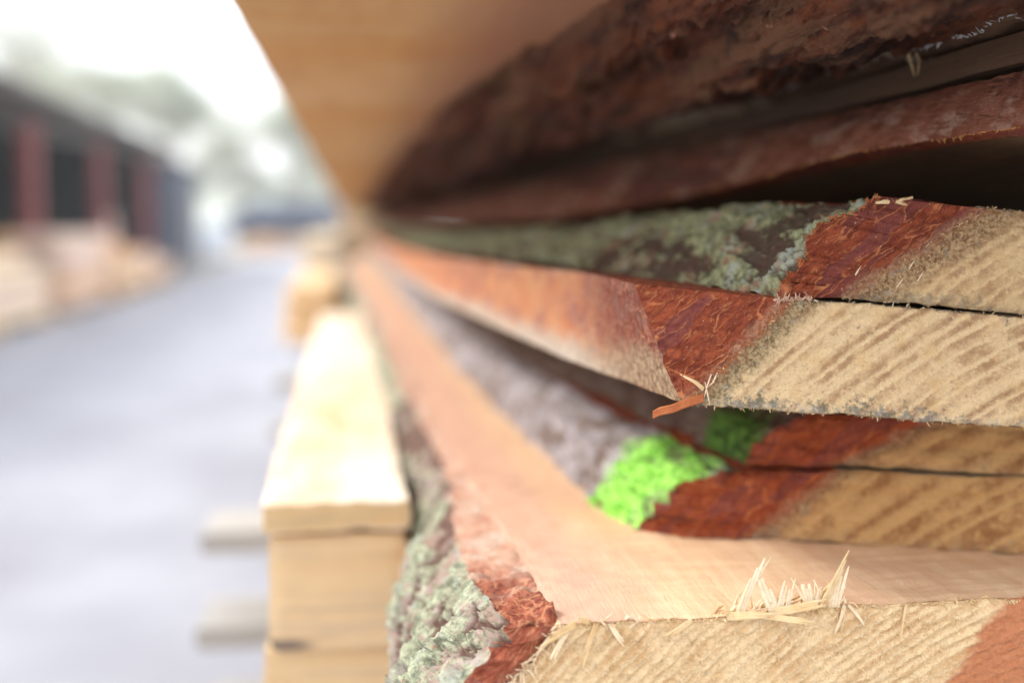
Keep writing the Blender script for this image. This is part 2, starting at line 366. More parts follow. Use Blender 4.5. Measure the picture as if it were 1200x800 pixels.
def plank(name, label, cat, x0, x1, y0, y1, z0, z1, m_end, m_face, seed=0, group=None, axis='Y', res=.004, amp=.0006, tilt=0., warp=.0015, kind=None):
    """square-edged timber as one mesh (a top-level thing without parts): six gridded sides, worn edges."""
    ms = Mesh(); c = np.array([(x0 + x1) / 2, y0, z0])
    def lin(a, b, m=40, g=res): return np.linspace(a, b, int(min(m, max(3, abs(b - a) / g))))
    X, Yv, Z = lin(x0, x1, 50), (y0 + (y1 - y0) * np.linspace(0, 1, 60) ** 1.8), lin(z0, z1, 40)
    def sheet(A, B, fixed, val, m):
        a, b = np.meshgrid(A, B, indexing='ij'); f = a * 0 + val
        G = {'x': np.stack([f, a, b], -1), 'y': np.stack([a, f, b], -1), 'z': np.stack([a, b, f], -1)}[fixed]
        o = G.copy(); cc = np.array([(x0 + x1) / 2, (y0 + y1) / 2, (z0 + z1) / 2]); hf = np.array([x1 - x0, y1 - y0, z1 - z0]) / 2
        r = np.abs(G - cc) / hf; s_ = hf.min()
        # soften the arrises
        on = (r > .999).sum(-1)[..., None]
        G = G - np.sign(G - cc) * (r > .999) * np.where(on >= 2, .0006 + .02 * s_, 0)
        G = G + vec(G, 120, 3, seed) * amp + vec(G, 9, 2, seed + 4) * warp
        G[..., 2] += tilt * (G[..., 0] - x0)
        D = np.stack([o[..., 0] - x0, o[..., 2] - z0, z1 - o[..., 2]], -1) + .01
        ms.grid(G, m, D)
    ea = m_end if axis == 'Y' else m_face; ex = m_face if axis == 'Y' else m_end
    sheet(X, Z, 'y', y0, ea); sheet(X, Z, 'y', y1, ea)
    sheet(Yv, Z, 'x', x0, ex); sheet(Yv, Z, 'x', x1, ex)
    sheet(X, Yv, 'z', z0, m_face); sheet(X, Yv, 'z', z1, m_face)
    o = ms.link(name, None, origin=(c[0], c[1], c[2] + EYE))
    return tag(o, label, cat, group, kind)

def fibres(ms, path, n, L, w, m, dirs, spread=.6, lens=None, D=None):
    """fuzz of torn fibres along a polyline"""
    path = np.array(path)
    for i in range(n):
        t = rng.random() * (len(path) - 1); a = int(t); p = path[a] * (1 - (t - a)) + path[min(a + 1, len(path) - 1)] * (t - a)
        d = np.array(dirs, float) + np.array([rng.gauss(0, 1), rng.gauss(0, 1), rng.gauss(0, 1)]) * spread
        l = L * (.4 + rng.random() ** 2 * 1.6); ww = w * (.5 + rng.random())
        ribbon(ms, curl(p, d, l, np.array([rng.gauss(0, .6), rng.gauss(0, .6), rng.gauss(0, .6)]), 4, .3), ww, ww * .35, m, side=(rng.random() - .5, rng.random() - .5, rng.random() - .5), D=D)

# ------------------------------------------------------------------ materials of the stack
WOODL = (.81, .59, .335); WOODD = (.38, .20, .10)
m_fib = mat_sawn('torn_fibre', (.78, .58, .34), (.66, .43, .20), scale=1.)
m_fibp = mat_sawn('pale_fibre', (.86, .70, .50), (.78, .58, .36), scale=1.)
m_fibr = mat_sawn('red_fibre', (.52, .17, .06), (.34, .09, .03), scale=1.)
m_dirt = mat_sawn('grey_fibre', (.40, .32, .22), (.28, .20, .12))
# board A (in focus, middle)
mA_end = mat_endgrain('end_focus', .33, -.27, .0052, WOODL, WOODD, .9, .9, .0085, (.30, .19, .085))
mA2_end = mat_endgrain('end_upper', .35, -.24, .0050, (.79, .56, .30), (.38, .20, .10), .85, .5, .014, (.38, .18, .075))
mB_end = mat_endgrain('end_lower', .30, -.36, .0033, (.90, .67, .40), (.64, .39, .19), .9, .0, .002, (.60, .30, .14), redx=.292, ragged=1.4, bandamt=.5)
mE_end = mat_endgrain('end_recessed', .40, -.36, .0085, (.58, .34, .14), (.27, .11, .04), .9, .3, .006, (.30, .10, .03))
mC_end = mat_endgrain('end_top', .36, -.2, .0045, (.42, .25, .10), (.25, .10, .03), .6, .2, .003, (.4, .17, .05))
m_ftop = mat_sawn('sawn_grey', (.42, .33, .22), (.32, .22, .13), stain=(.2, .19, .17))
m_fbot = mat_sawn('sawn_shade', (.42, .32, .20), (.36, .24, .13), stain=(.25, .2, .15))
mA_side = None
mBtop = mat_sawn('sawn_fresh', (.74, .52, .33), (.66, .41, .24), stain=(.60, .33, .22), stain_amt=.45, red=((.62, .36, .27), .040, .75))
mA2_bark = mat_bark('bark_lichen_upper', (.20, .10, .055), (.30, .17, .11), (.125, .128, .062), 1.0, light=(.34, .22, .16), crack=(.06, .03, .02), lscale=85)
mE_bark = mat_bark('bark_grey', (.24, .19, .17), (.40, .35, .36), (.19, .18, .10), .25, light=(.52, .47, .50), paint=(.116, .496, -.106, .040), crack=(.16, .10, .07))
mE2_bark = mat_bark('bark_grey_upper', (.12, .07, .05), (.20, .14, .11), (.12, .14, .05), .4, paint=(.142, .484, -.088, .027), crack=(.10, .05, .03), pcol=((.03, .07, .01), (.11, .22, .03)))  # duller green: the same spray paint with shade put into its colour
mB_bark = mat_bark('bark_lichen_lower', (.34, .22, .17), (.44, .33, .29), (.18, .19, .125), .91, light=(.44, .38, .35), crack=(.12, .055, .04), lscale=60)
mC_bark = mat_bark('bark_smooth_red', (.17, .048, .024), (.27, .10, .06), None, light=(.36, .22, .16), crack=(.10, .03, .02))
mC2_bark = mat_bark('bark_dark_red', (.04, .012, .006), (.15, .042, .014), (.08, .05, .025), .12, light=(.15, .07, .033), crack=(.035, .014, .008), st=.10)
mbe = mat_barkend('bark_cut', math.atan2(.115, .14), pale=.75)
mbe_A = mat_barkend('bark_cut_focus', math.atan2(.033, .036), pale=.6)
mbe_B = mat_barkend('bark_cut_lower', .75, dark=(.22, .04, .02), mid=(.42, .12, .06), line=(.70, .36, .20), pale=.4)
mbe_E = mat_barkend('bark_cut_recessed', .8, dark=(.20, .03, .012), mid=(.38, .08, .02), line=(.52, .17, .05), pale=.5)

def mat_side():
    """sawn side of the focused board: the saw ran through the bark above and bare wood below (D.y = height share)"""
    k = N('sawn_side'); P = k.attr('P'); D = k.sep(k.attr('D'))
    v = k.vm('MULTIPLY', P, (1., .5, 1.))
    c = k.mix(k.ramp(k.noise(v, 60, 4, .6), .35, .65), (.50, .17, .065), (.56, .25, .11))
    c = k.mix(k.ramp(k.noise(v, 75, 4, .6), .46, .60, 0., .8), c, (.30, .11, .085))
    c = k.mix(k.ramp(k.noise(P, 1100, 4, .7), .5, .7, 0., .4), c, (.66, .34, .18))
    q = k.vm('ADD', k.vm('MULTIPLY', P, (1., .45, 1.)), k.vm('SCALE', k.noise(P, 90, 3, .6, out=1), .008))
    de = k.voro(q, 100, 'DISTANCE_TO_EDGE')
    yk = k.ramp(k.sep(P)[1], .40, .60, 1., .0)
    c = k.mix(k.math('MULTIPLY', k.ramp(de, .02, .075, .85, 0.), yk), c, (.64, .36, .22))
    hh = k.math('ADD', D[1], k.math('MULTIPLY', k.math('SUBTRACT', k.noise(v, 45, 4, .65), .5), .55))
    pale = k.mix(k.ramp(k.noise(v, 300, 4, .7), .4, .65), (.42, .34, .27), (.58, .48, .37))
    c = k.mix(k.ramp(hh, .02, .38, 1., 0.), c, k.mix(k.ramp(k.noise(P, 200, 4, .7), .55, .68, 0., .5), pale, (.36, .30, .30)))
    c = k.mix(k.ramp(k.math('ADD', hh, k.math('MULTIPLY', k.sep(P)[1], .0)), .93, 1.08, 0., .6), c, (.58, .42, .33))
    nb = k.mix(k.ramp(k.noise(P, 500, 5, .7), .35, .68), (.15, .026, .012), (.28, .06, .028))
    nb = k.mix(k.ramp(k.noise(P, 120, 3, .6), .46, .56), nb, (.20, .07, .05))
    nb = k.mix(k.ramp(k.voro(k.vm('ADD', P, k.vm('SCALE', k.noise(P, 120, 3, .6, out=1), .008)), 190, 'DISTANCE_TO_EDGE'), .01, .07, .75, 0.), nb, (.50, .22, .12))
    lowg = k.mix(k.ramp(k.noise(P, 420, 4, .7), .42, .6), (.20, .12, .07), (.46, .32, .19))
    nb = k.mix(k.ramp(hh, .20, .52, 1., 0.), nb, lowg)
    yy = k.math('ADD', k.math('ADD', k.sep(P)[1], k.math('MULTIPLY', D[1], -.020)), k.math('MULTIPLY', k.math('SUBTRACT', k.noise(P, 80, 4, .65), .5), .035))
    c = k.mix(k.ramp(yy, .432, .515, 1., 0.), c, nb)
    k.col(c); k.b.inputs['Roughness'].default_value = .6
    k.bump(k.math('ADD', k.noise(v, 500, 5, .7), k.math('MULTIPLY', k.ramp(de, 0., .1, 1., 0.), .5)), .0007, .9)
    return k.m
mA_side = mat_side()

def mat_lip():
    """sawn strip of inner bark on the lowest board: pinkish, breaking up into dark red flakes at the board's end"""
    k = N('inner_bark'); P = k.attr('P'); v = k.vm('MULTIPLY', P, (1., .3, 1.))
    c = k.mix(k.ramp(k.noise(v, 120, 5, .65), .35, .65), (.62, .38, .27), (.50, .24, .16))
    c = k.mix(k.ramp(k.noise(P, 60, 4, .65), .48, .6, 0., .8), c, (.62, .48, .38))
    red = k.mix(k.ramp(k.noise(P, 420, 5, .7), .38, .62), (.17, .035, .022), (.40, .12, .06))
    red = k.mix(k.ramp(k.voro(k.vm('ADD', P, k.vm('SCALE', k.noise(P, 120, 3, .6, out=1), .009)), 120, 'DISTANCE_TO_EDGE'), .01, .07, .6, 0.), red, (.55, .27, .14))
    yy = k.math('ADD', k.sep(P)[1], k.math('MULTIPLY', k.math('SUBTRACT', k.noise(P, 70, 5, .7), .5), .11))
    c = k.mix(k.ramp(yy, .395, .445, 1., 0.), c, red)
    k.col(c); k.bump(k.noise(P, 500, 5, .75), .0012, .9); return k.m

# ------------------------------------------------------------------ the stack, from the top down
# A: board in focus
A, gA = waney('waney_board', 'weathered board in sharp focus, speckled cream end grain, rusty splinter at its lower corner', (.2, .394, -.07),
    [(.394, .1050, .1400, .1045, .0935, -.056, -.0200), (.45, .098, .134, .0975, .0930, -.056, -.0194), (.52, .0885, .125, .088, .0915, -.056, -.0197),
     (.62, .082, .118, .0815, .0845, -.056, -.0215), (.668, .079, .115, .0785, .081, -.056, -.022), (.925, .0625, .1, .062, .0645, -.056, -.0255), (1.41, .0555, .09, .055, .053, -.056, -.028),
     (3.4, .06, .09, .0595, .055, -.056, -.030)],
    .46, -.085, -.05, mA_end, m_ftop, m_fbot, mA_side, mbe_A, 11, nv=520, nu=60, amp=.0011, rough=.0006, bulge=.06, straight=True, capn=(420, 110), endbulge=.0004, chamfer=.45, endwave=.0028)
# A2: lichen-covered bark board on top of it
A2, gA2 = waney('waney_board', 'board with green lichen and deep red cut bark, lying on the one in sharp focus', (.2, .396, -.022),
    [(.396, .1570, .2050, .1335, .1690, -.0205, .0128), (.42, .152, .201, .128, .165, -.0205, .0130), (.5, .142, .19, .114, .155, -.0205, .0098), (.6, .13, .18, .101, .147, -.0210, .0056),
     (.7, .12, .17, .092, .138, -.0215, .0018), (.9, .11, .15, .080, .116, -.0235, -.0045), (1.3, .1, .12, .067, .088, -.027, -.009), (3.4, .1, .12, .066, .08, -.029, -.012)],
    .46, -.102, -.03, mA2_end, m_ftop, m_fbot, mA2_bark, mbe, 23, nv=560, nu=64, plate=(.010, .024), amp=.0038, rough=.0008, bulge=.35, capn=(300, 90))
# C1: smooth red bark slab overhead
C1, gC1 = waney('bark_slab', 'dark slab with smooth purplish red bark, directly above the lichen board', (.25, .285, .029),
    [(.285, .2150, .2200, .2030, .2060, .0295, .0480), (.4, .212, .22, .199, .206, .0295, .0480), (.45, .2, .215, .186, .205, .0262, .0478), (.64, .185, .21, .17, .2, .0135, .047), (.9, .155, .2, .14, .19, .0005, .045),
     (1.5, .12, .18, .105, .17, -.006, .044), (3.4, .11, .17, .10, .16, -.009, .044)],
    .46, -.07, 0., mC_end, m_ftop, mat_sawn('under_orange_shade', (.16, .08, .035), (.09, .045, .02)), mC_bark, mbe, 37, nv=420, nu=44, plate=(.012, .12), amp=.0010, rough=.0007, bulge=.25, capn=(60, 24), cat='slab')  # underside darkened in its colour to stand for shade in the gap
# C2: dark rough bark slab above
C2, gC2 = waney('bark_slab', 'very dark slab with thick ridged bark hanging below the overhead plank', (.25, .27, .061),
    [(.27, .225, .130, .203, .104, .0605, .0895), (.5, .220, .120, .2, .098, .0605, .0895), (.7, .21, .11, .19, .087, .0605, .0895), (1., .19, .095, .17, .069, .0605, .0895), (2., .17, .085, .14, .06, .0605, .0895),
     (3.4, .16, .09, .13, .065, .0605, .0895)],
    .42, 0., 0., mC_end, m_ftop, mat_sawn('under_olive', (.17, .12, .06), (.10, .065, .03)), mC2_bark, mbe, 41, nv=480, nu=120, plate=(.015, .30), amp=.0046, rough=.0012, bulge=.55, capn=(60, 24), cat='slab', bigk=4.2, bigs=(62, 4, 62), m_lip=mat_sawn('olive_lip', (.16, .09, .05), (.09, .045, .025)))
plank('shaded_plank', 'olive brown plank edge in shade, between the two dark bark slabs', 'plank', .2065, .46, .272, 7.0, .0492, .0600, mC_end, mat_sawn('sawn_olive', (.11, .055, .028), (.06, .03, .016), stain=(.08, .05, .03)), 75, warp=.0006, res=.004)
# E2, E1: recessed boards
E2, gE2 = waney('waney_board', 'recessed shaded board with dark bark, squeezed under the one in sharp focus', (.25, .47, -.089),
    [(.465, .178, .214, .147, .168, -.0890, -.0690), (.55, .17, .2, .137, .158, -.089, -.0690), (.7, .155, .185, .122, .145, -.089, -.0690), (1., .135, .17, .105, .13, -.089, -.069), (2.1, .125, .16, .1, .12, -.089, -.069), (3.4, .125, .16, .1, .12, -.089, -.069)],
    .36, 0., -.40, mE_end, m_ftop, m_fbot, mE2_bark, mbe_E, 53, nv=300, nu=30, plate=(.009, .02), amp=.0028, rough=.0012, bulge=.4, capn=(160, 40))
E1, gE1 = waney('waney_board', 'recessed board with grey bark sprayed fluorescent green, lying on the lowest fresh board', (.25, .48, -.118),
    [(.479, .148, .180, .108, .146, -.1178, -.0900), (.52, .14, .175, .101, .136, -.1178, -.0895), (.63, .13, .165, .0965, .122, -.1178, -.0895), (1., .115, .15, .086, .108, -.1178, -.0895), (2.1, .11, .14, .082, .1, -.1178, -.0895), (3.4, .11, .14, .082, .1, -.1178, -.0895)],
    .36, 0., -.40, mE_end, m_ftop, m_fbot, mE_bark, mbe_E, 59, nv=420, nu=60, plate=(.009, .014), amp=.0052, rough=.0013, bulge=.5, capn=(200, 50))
# B: big fresh board at the bottom
B, gB = waney('waney_board', 'lowest fresh board with splintered pale end and thick lichen bark on its left edge', (.2, .366, -.156),
    [(.3655, .020, .0615, .018, .0430, -.162, -.1182), (.41, .02, .060, .012, .039, -.162, -.1180), (.47, .018, .058, .010, .036, -.162, -.1180), (.52, .018, .055, .013, .037, -.162, -.1180), (.56, .022, .054, .028, .041, -.162, -.118),
     (.75, .02, .052, .024, .038, -.162, -.118), (1., .012, .05, .016, .034, -.162, -.118), (1.6, .0, .045, .0, .03, -.162, -.118), (2.4, -.01, .03, -.015, .015, -.162, -.118), (3.6, -.02, .0, -.03, -.01, -.162, -.118)],
    .36, 0., .06, mB_end, mBtop, m_fbot, mB_bark, mbe_B, 67, nv=600, nu=90, plate=(.020, .040), amp=.0066, rough=.0012, bulge=.45, capn=(520, 130), ridge=(.30, -.36, .0033, .0009), cap_amp=.0006, y1=4.5, m_lip=mat_lip(), liprough=3.)
# D: plank overhead
m_orange = mat_sawn('sawn_orange', (.48, .27, .10), (.42, .21, .07), stain=(.46, .29, .15), stain_amt=.6, scale=.35)
k = None
def mat_overhead():
    k = N('overhead_plank'); P = k.attr('P')
    y = k.sep(P)[1]
    b = k.noise(k.comb(k.math('MULTIPLY', k.sep(P)[0], .8), k.math('LOGARITHM', y, 2.7183), 0.), 3.4, 3, .55)
    c = k.mix(k.ramp(b, .38, .62), (.55, .30, .10), (.59, .38, .18))
    c = k.mix(k.ramp(k.noise(k.vm('MULTIPLY', P, (1., .1, 1.)), 60, 4, .6), .4, .7, 0., .35), c, (.45, .22, .08))
    x = k.sep(P)[0]
    c = k.mix(k.ramp(x, .015, .085, 0., .8), c, (.30, .13, .085))
    k.col(c); k.bump(k.noise(P, 400, 3, .6), .0006, .6); return k.m
D_ = plank('overhanging_plank', 'orange brown plank forming the overhang across the top of the picture', 'plank', -.0475, .42, .43, 7.1, .0905, .118, mC_end, mat_overhead(), 71, res=.004, warp=.0008)
plank('top_plank', 'plank lying on the overhanging plank at the top of the stack', 'plank', -.03, .42, .46, 7.0, .121, .150, mC_end, m_orange, 72, res=.006)

# ---- left lower pile: bright top board, beam end, bearers
m_bright = mat_sawn('sawn_bright', (.92, .84, .70), (.90, .79, .62), stain=(.80, .46, .22), stain_amt=.8, scale=.5)
m_beam = mat_sawn('sawn_beam', (.76, .54, .31), (.66, .43, .22), axis='X', weather=.35, scale=.30, stain=(.60, .40, .18))
_k = m_beam.node_tree; _b = _k.nodes['Principled BSDF']; _l = _b.inputs['Base Color'].links[0].from_socket
def beam_gap_shade():  # darkness of the gap under the beam, painted as an ellipse
    at_ = _k.nodes.new('ShaderNodeAttribute'); at_.attribute_name = 'P'; mp_ = _k.nodes.new('ShaderNodeMapping'); mp_.inputs['Location'].default_value = (.034 * 60, 0, .2000 * 230); mp_.inputs['Scale'].default_value = (60, 0, 230)
    _k.links.new(at_.outputs['Vector'], mp_.inputs[0]); ln = _k.nodes.new('ShaderNodeVectorMath'); ln.operation = 'LENGTH'; _k.links.new(mp_.outputs[0], ln.inputs[0])
    mr_ = _k.nodes.new('ShaderNodeMapRange'); _k.links.new(ln.outputs['Value'], mr_.inputs[0]); mr_.inputs[1].default_value = .5; mr_.inputs[2].default_value = 1.1; mr_.inputs[3].default_value = .85; mr_.inputs[4].default_value = 0
    mx_ = _k.nodes.new('ShaderNodeMix'); mx_.data_type = 'RGBA'; _k.links.new(mr_.outputs[0], mx_.inputs[0]); _k.links.new(_l, mx_.inputs[6]); mx_.inputs[7].default_value = (.12, .09, .09, 1); _k.links.new(mx_.outputs[2], _b.inputs['Base Color'])
beam_gap_shade()
m_beamend = mat_sawn('beam_end', (.66, .46, .25), (.54, .35, .16), axis='X', weather=.45, scale=.35, stain=(.5, .33, .14))
F1 = plank('thin_board', 'sunlit thin board with a bright cream top, left of the lichen bark board', 'board', -.0435, .0262, .598, 1.9, -.1445, -.130, m_beamend, m_bright, 81, warp=.003, amp=.0018)
F2 = plank('squared_beam', 'squared beam with a brown striped end, beneath the sunlit thin board', 'beam', -.0405, .0255, .606, 2.2, -.2030, -.1465, m_beam, m_beam, 83)
# supporting layers and bearers, down to the ground
m_sup = mat_sawn('sawn_support', (.62, .44, .24), (.54, .36, .18), weather=.3, scale=.3, stain=(.6, .36, .2))
m_bear = mat_sawn('bearer_grey', (.44, .43, .42), (.34, .33, .31), axis='X', weather=.5, scale=.4)
plank('packing_beam', 'packing beam carrying the lowest fresh board', 'beam', .05, .36, .43, 3.4, -.199, -.164, mC_end, m_sup, 84, res=.01)
z = -.2035; n = 0
while z > -1.13:
    zb = z - (.033 if n == 0 else .055)
    ord_ = ['uppermost', 'second', 'third', 'fourth', 'fifth', 'sixth', 'seventh', 'eighth', 'ninth', 'tenth', 'eleventh', 'twelfth', 'thirteenth', 'fourteenth'][n]
    plank('support_plank', '%s wide plank counted down from the squared beam at the lower left' % ord_, 'plank', (-.044, -.052, -.047)[n % 3], .42, .612 + .01 * (n % 2), 3.4, zb, z, m_beam, m_sup, 90 + n, group='wide planks under the squared beam', res=.01)
    for jy, wh in ((1.0, 'nearest'), (2.0, 'middle'), (3.1, 'farthest')):
        if zb < -.2:
            plank('bearer', '%s grey bearer sticking out below the %s wide plank at the lower left' % (wh, ord_), 'bearer', -.118 - .006 * (n % 2), .42, jy, jy + .085, zb - .0185, zb - .001, m_bear, m_bear, 120 + n, group='grey bearers between the planks', axis='X', res=.01)
    z = zb - .0195; n += 1
zlast = z
for jy in (.8, 2.0, 3.1):
    plank('ground_bearer', '%s foundation beam lying on the road under the stack' % {.8: 'nearest', 2.0: 'middle', 3.1: 'farthest'}[jy], 'beam', -.06, .42, jy, jy + .12, -1.2, zlast + .0015, m_bear, m_bear, 140, axis='X', res=.02, amp=.0003, warp=.0)

# ---- splinters and torn fibres
I_ = lambda G, f, a, b: G[int(a * (G.shape[0] - 1)):int(b * (G.shape[0] - 1)) + 1]
eb = gB['E'][:, -1]                        # upper edge of the lowest board's end
def onB(x, dz=0., dy=0.):
    i = int(np.argmin(np.abs(eb[:, 0] - x))); return eb[i] + np.array([0, dy, dz])
def splinter(root, pts, w, t, m, side=(1, 0, 0), name='splinter'):
    ms = Mesh()
    if w >= .0016:      # a flat chip: three bonded strips of unequal length, so its tip is ragged
        pts = np.array(pts, float); sd = np.array(side, float); sd /= np.linalg.norm(sd)
        for q in (-1, 0, 1):
            n_ = max(3, len(pts) - rng.choice((0, 0, 1, 2)))
            ribbon(ms, pts[:n_] + sd * q * w * .3 + np.array([0, q * t * .25, 0]), w * .42, t, m, tip=rng.uniform(.3, .8), side=side)
    else: ribbon(ms, pts, w, t, m, side=side, tip=.25)
    return ms.link(name, root)
    ribbon(ms, pts, w, t, m, side=side); return ms.link(name, root)
for (x, dx, dz, dyy, L, w, bend, m, sd) in [
    (.1170, .45, 1.0, .25, .0170, .0022, (.1, 0, 0), m_fibp, (1, 0, .0)), (.1165, .6, 1.0, .3, .0190, .0008, (.2, 0, 0), m_fibp, (1, 0, 0)),
    (.1150, -.8, .9, .2, .0055, .0014, (0, 0, -.3), m_fib, (1, 0, .3)),
    (.1285, -.35, 1., .3, .0095, .0030, (.0, 0, .2), m_fibp, (1, 0, 0)), (.1300, .1, 1., .1, .0085, .0016, (.2, 0, 0), m_fibp, (1, .2, 0)), (.1325, .25, 1., .2, .0090, .0012, (.1, 0, 0), m_fibp, (1, 0, 0)),
    (.1400, -.5, 1., .2, .0100, .0007, (-.1, 0, 0), m_fibp, (1, 0, 0)), (.1405, -.2, .9, .3, .0070, .0026, (.1, 0, 0), m_fibp, (1, 0, 0)), (.1415, .35, .8, .3, .0065, .0016, (.1, 0, 0), m_fibp, (1, 0, 0)),
    (.1440, .42, 1., -.1, .0175, .0018, (.1, 0, 0), m_fib, (1, 0, 0)), (.1475, .15, 1., .2, .0085, .0026, (.1, 0, 0), m_fibp, (1, 0, 0)), (.1490, .3, 1., .1, .0115, .0008, (0, 0, 0), m_fibp, (1, 0, 0)),
    (.1515, -.35, -.9, -.35, .0085, .0009, (-.3, 0, -.3), m_fibp, (1, 0, 0)), (.1525, .7, -.6, -.3, .0070, .0009, (.0, 0, -.6), m_fibp, (1, 0, 0)),
    (.1130, .95, .05, -.2, .0160, .0018, (.0, 0, .12), m_fib, (0, .3, 1)), (.1270, 1., .12, -.2, .0150, .0020, (0, 0, .12), m_fib, (0, .5, 1)), (.1200, 1., -.12, -.3, .0190, .0015, (0, 0, .05), m_fib, (0, .4, 1)),
     (.1020, -.9, -.35, -.5, .0120, .0012, (0, 0, .1), m_fib, (0, .2, 1)), 
    (.0700, -1., .35, -.3, .0050, .0013, (0, 0, 0), m_fib, (0, .2, 1)), (.0660, -1., -.32, -.5, .0115, .0016, (0, 0, -.1), m_fib, (0, .2, 1)), (.0640, -.75, -.75, -.6, .0100, .0014, (0, 0, -.3), m_fibp, (1, 0, 0)),
    (.0720, -.5, -.9, -.5, .0130, .0013, (0, 0, -.2), m_fib, (1, 0, 0)), (.0600, -.8, -.6, -.5, .0090, .0022, (0, 0, -.2), m_fibp, (1, 0, .5)), (.0760, .5, -.85, -.5, .0070, .0012, (.1, 0, 0), m_fibp, (1, 0, 0)),
      (.1720, -.3, -1., -.3, .0110, .0006, (.0, 0, 0), m_fib, (1, 0, 0))]:
    L *= 1.15; w *= 1.35
    p = onB(x, -.0004, -.0008)
    splinter(B, curl(p, (dx, dyy, dz), L, bend, 6, .08), w, .0004, m, sd)
ms = Mesh()
for q in range(6):
    a0 = rng.randrange(5, 350); a1 = a0 + rng.randrange(6, 28); dd_ = (rng.gauss(0, .8), -.45, rng.gauss(0, .45))
    fibres(ms, eb[a0:a1], rng.randrange(6, 14), .0030, rng.uniform(.0004, .0009), m_fib if rng.random() < .7 else m_fibp, dd_, .4)
fibres(ms, eb[5:380] + np.array([0, -.0004, -.0008]), 420, .0012, .0006, m_fib, (.6, -.4, -.2), .6)
Eg = gB['E']; sel = Eg[4:440:2, 8:-4:3].reshape(-1, 3); sel = sel[(sel[:, 0] - .75 * sel[:, 2]) < .288]
for i in range(1500):
    p = sel[rng.randrange(len(sel))]
    ribbon(ms, curl(p, (rng.gauss(.1, .6), -.5, rng.gauss(-.2, .6)), .0006 + .0014 * rng.random() ** 2, (0, 0, -.4), 3, .3), .00035, .0002, m_fib if rng.random() < .93 else m_fibp, side=(1, 0, 0))
for _x in (.116, .122, .129, .134, .141, .146, .150):
    _p = onB(_x, .0002, .0006)
    fibres(ms, [_p + np.array([-.003, 0, 0]), _p + np.array([.003, 0, 0])], 9, .0050, .0006, m_fibp, (rng.gauss(0, .5), .1, .8), .55)
fibres(ms, [onB(.108, 0, .001), onB(.152, .0003, .006)], 60, .0040, .0008, m_fib, (.8, .2, .15), .45)
fibres(ms, gB['I'][0][20:], 240, .0032, .0007, m_fibp, (-.5, -.6, -.2), .6)
tag(ms.link('torn_fibres', B), kind='stuff')
# focus board
ba = gA['E'][:, 0]; ta = gA['E'][:, -1]; la = gA['I'][0]
p0 = gA['O'][0][0] + np.array([.003, -.0006, .0006])
splinter(A, [p0 + np.array(v) for v in ((.0035, -.0008, .0010), (.0005, -.001, .0003), (-.003, -.0012, -.0008), (-.0065, -.0012, -.0022), (-.0105, -.001, -.0030), (-.0128, -.0006, -.0042))], .0026, .0011, m_fibr, side=(.1, 0, 1))
splinter(A, [p0 + np.array(v) for v in ((.0005, -.001, .0075), (-.0035, -.0022, .0085), (-.0085, -.0015, .0108))], .0008, .0004, m_fibr, side=(.1, 0, 1))
splinter(A, [p0 + np.array(v) for v in ((.0035, -.001, .0038), (.0005, -.0026, .0062), (-.0045, -.0022, .0088))], .0013, .0004, m_fib, side=(.1, 0, 1))
for (a, b, c_) in (((.004, -.001, .006), (.0046, -.0022, .002), (.0054, -.0022, -.0016)), ((.006, -.001, .0085), (.0042, -.0022, .0045), (.0035, -.002, .0012)), ((.008, -.001, .009), (.0062, -.0022, .006), (.0045, -.002, .0045))):
    splinter(A, [p0 + np.array(v) for v in (a, b, c_)], .00035, .0002, m_fibp)
ms = Mesh()
fibres(ms, ba, 220, .0010, .00035, m_fib, (0, -.4, -.5), .6); fibres(ms, ba, 160, .0010, .0004, m_dirt, (0, -.4, -.5), .6)
fibres(ms, ta[:300], 120, .0010, .00035, m_fibp, (0, -.5, .3), .6)
fibres(ms, la, 50, .0012, .0003, m_fib, (-.2, -.6, -.3), .8); fibres(ms, la[10:], 120, .0012, .0003, m_fibr, (-.3, -.6, 0), .8)
sel = gA['E'][4:300:2, 4:-3:3].reshape(-1, 3)
for i in range(900):
    p = sel[rng.randrange(len(sel))]
    ribbon(ms, curl(p, (rng.gauss(0, .7), -.35, rng.gauss(-.1, .7)), .0004 + .0007 * rng.random() ** 2, (0, 0, -.4), 3, .3), .00018, .0001, m_fib if rng.random() < .75 else m_dirt, side=(1, 0, 0))
# fuzzy clump at the top corner where bark meets wood
fibres(ms, [gA['Tp'][0][0] + np.array([-.006, 0, -.0004]), gA['Tp'][0][0] + np.array([.006, 0, 0])], 90, .0019, .0004, mat_sawn('pink_fibre', (.66, .44, .32), (.52, .30, .20)), (.1, -.4, .6), .9)
tag(ms.link('torn_fibres', A), kind='stuff')
# upper board
ms = Mesh()
fibres(ms, gA2['E'][:200, 0], 90, .0010, .0004, m_fib, (0, -.5, -.3), .6); fibres(ms, gA2['E'][:200, -1], 70, .0010, .0004, m_fib, (0, -.4, .5), .6)
fibres(ms, gA2['I'][0], 40, .0014, .0003, m_fib, (-.3, -.6, -.1), .9); fibres(ms, gA2['O'][0], 160, .0014, .0004, m_fibr, (-.4, -.7, .2), .6)
sel = gA2['E'][2:200:2, 4:-3:3].reshape(-1, 3)
for i in range(400):
    p = sel[rng.randrange(len(sel))]
    ribbon(ms, curl(p, (rng.gauss(0, .7), -.6, rng.gauss(-.1, .7)), .0005 + .0010 * rng.random() ** 2, (0, 0, -.4), 3, .3), .00018, .0001, m_fib if rng.random() < .7 else m_dirt, side=(1, 0, 0))
tag(ms.link('torn_fibres', A2), kind='stuff')
tc = gA2['E'][0, -1]
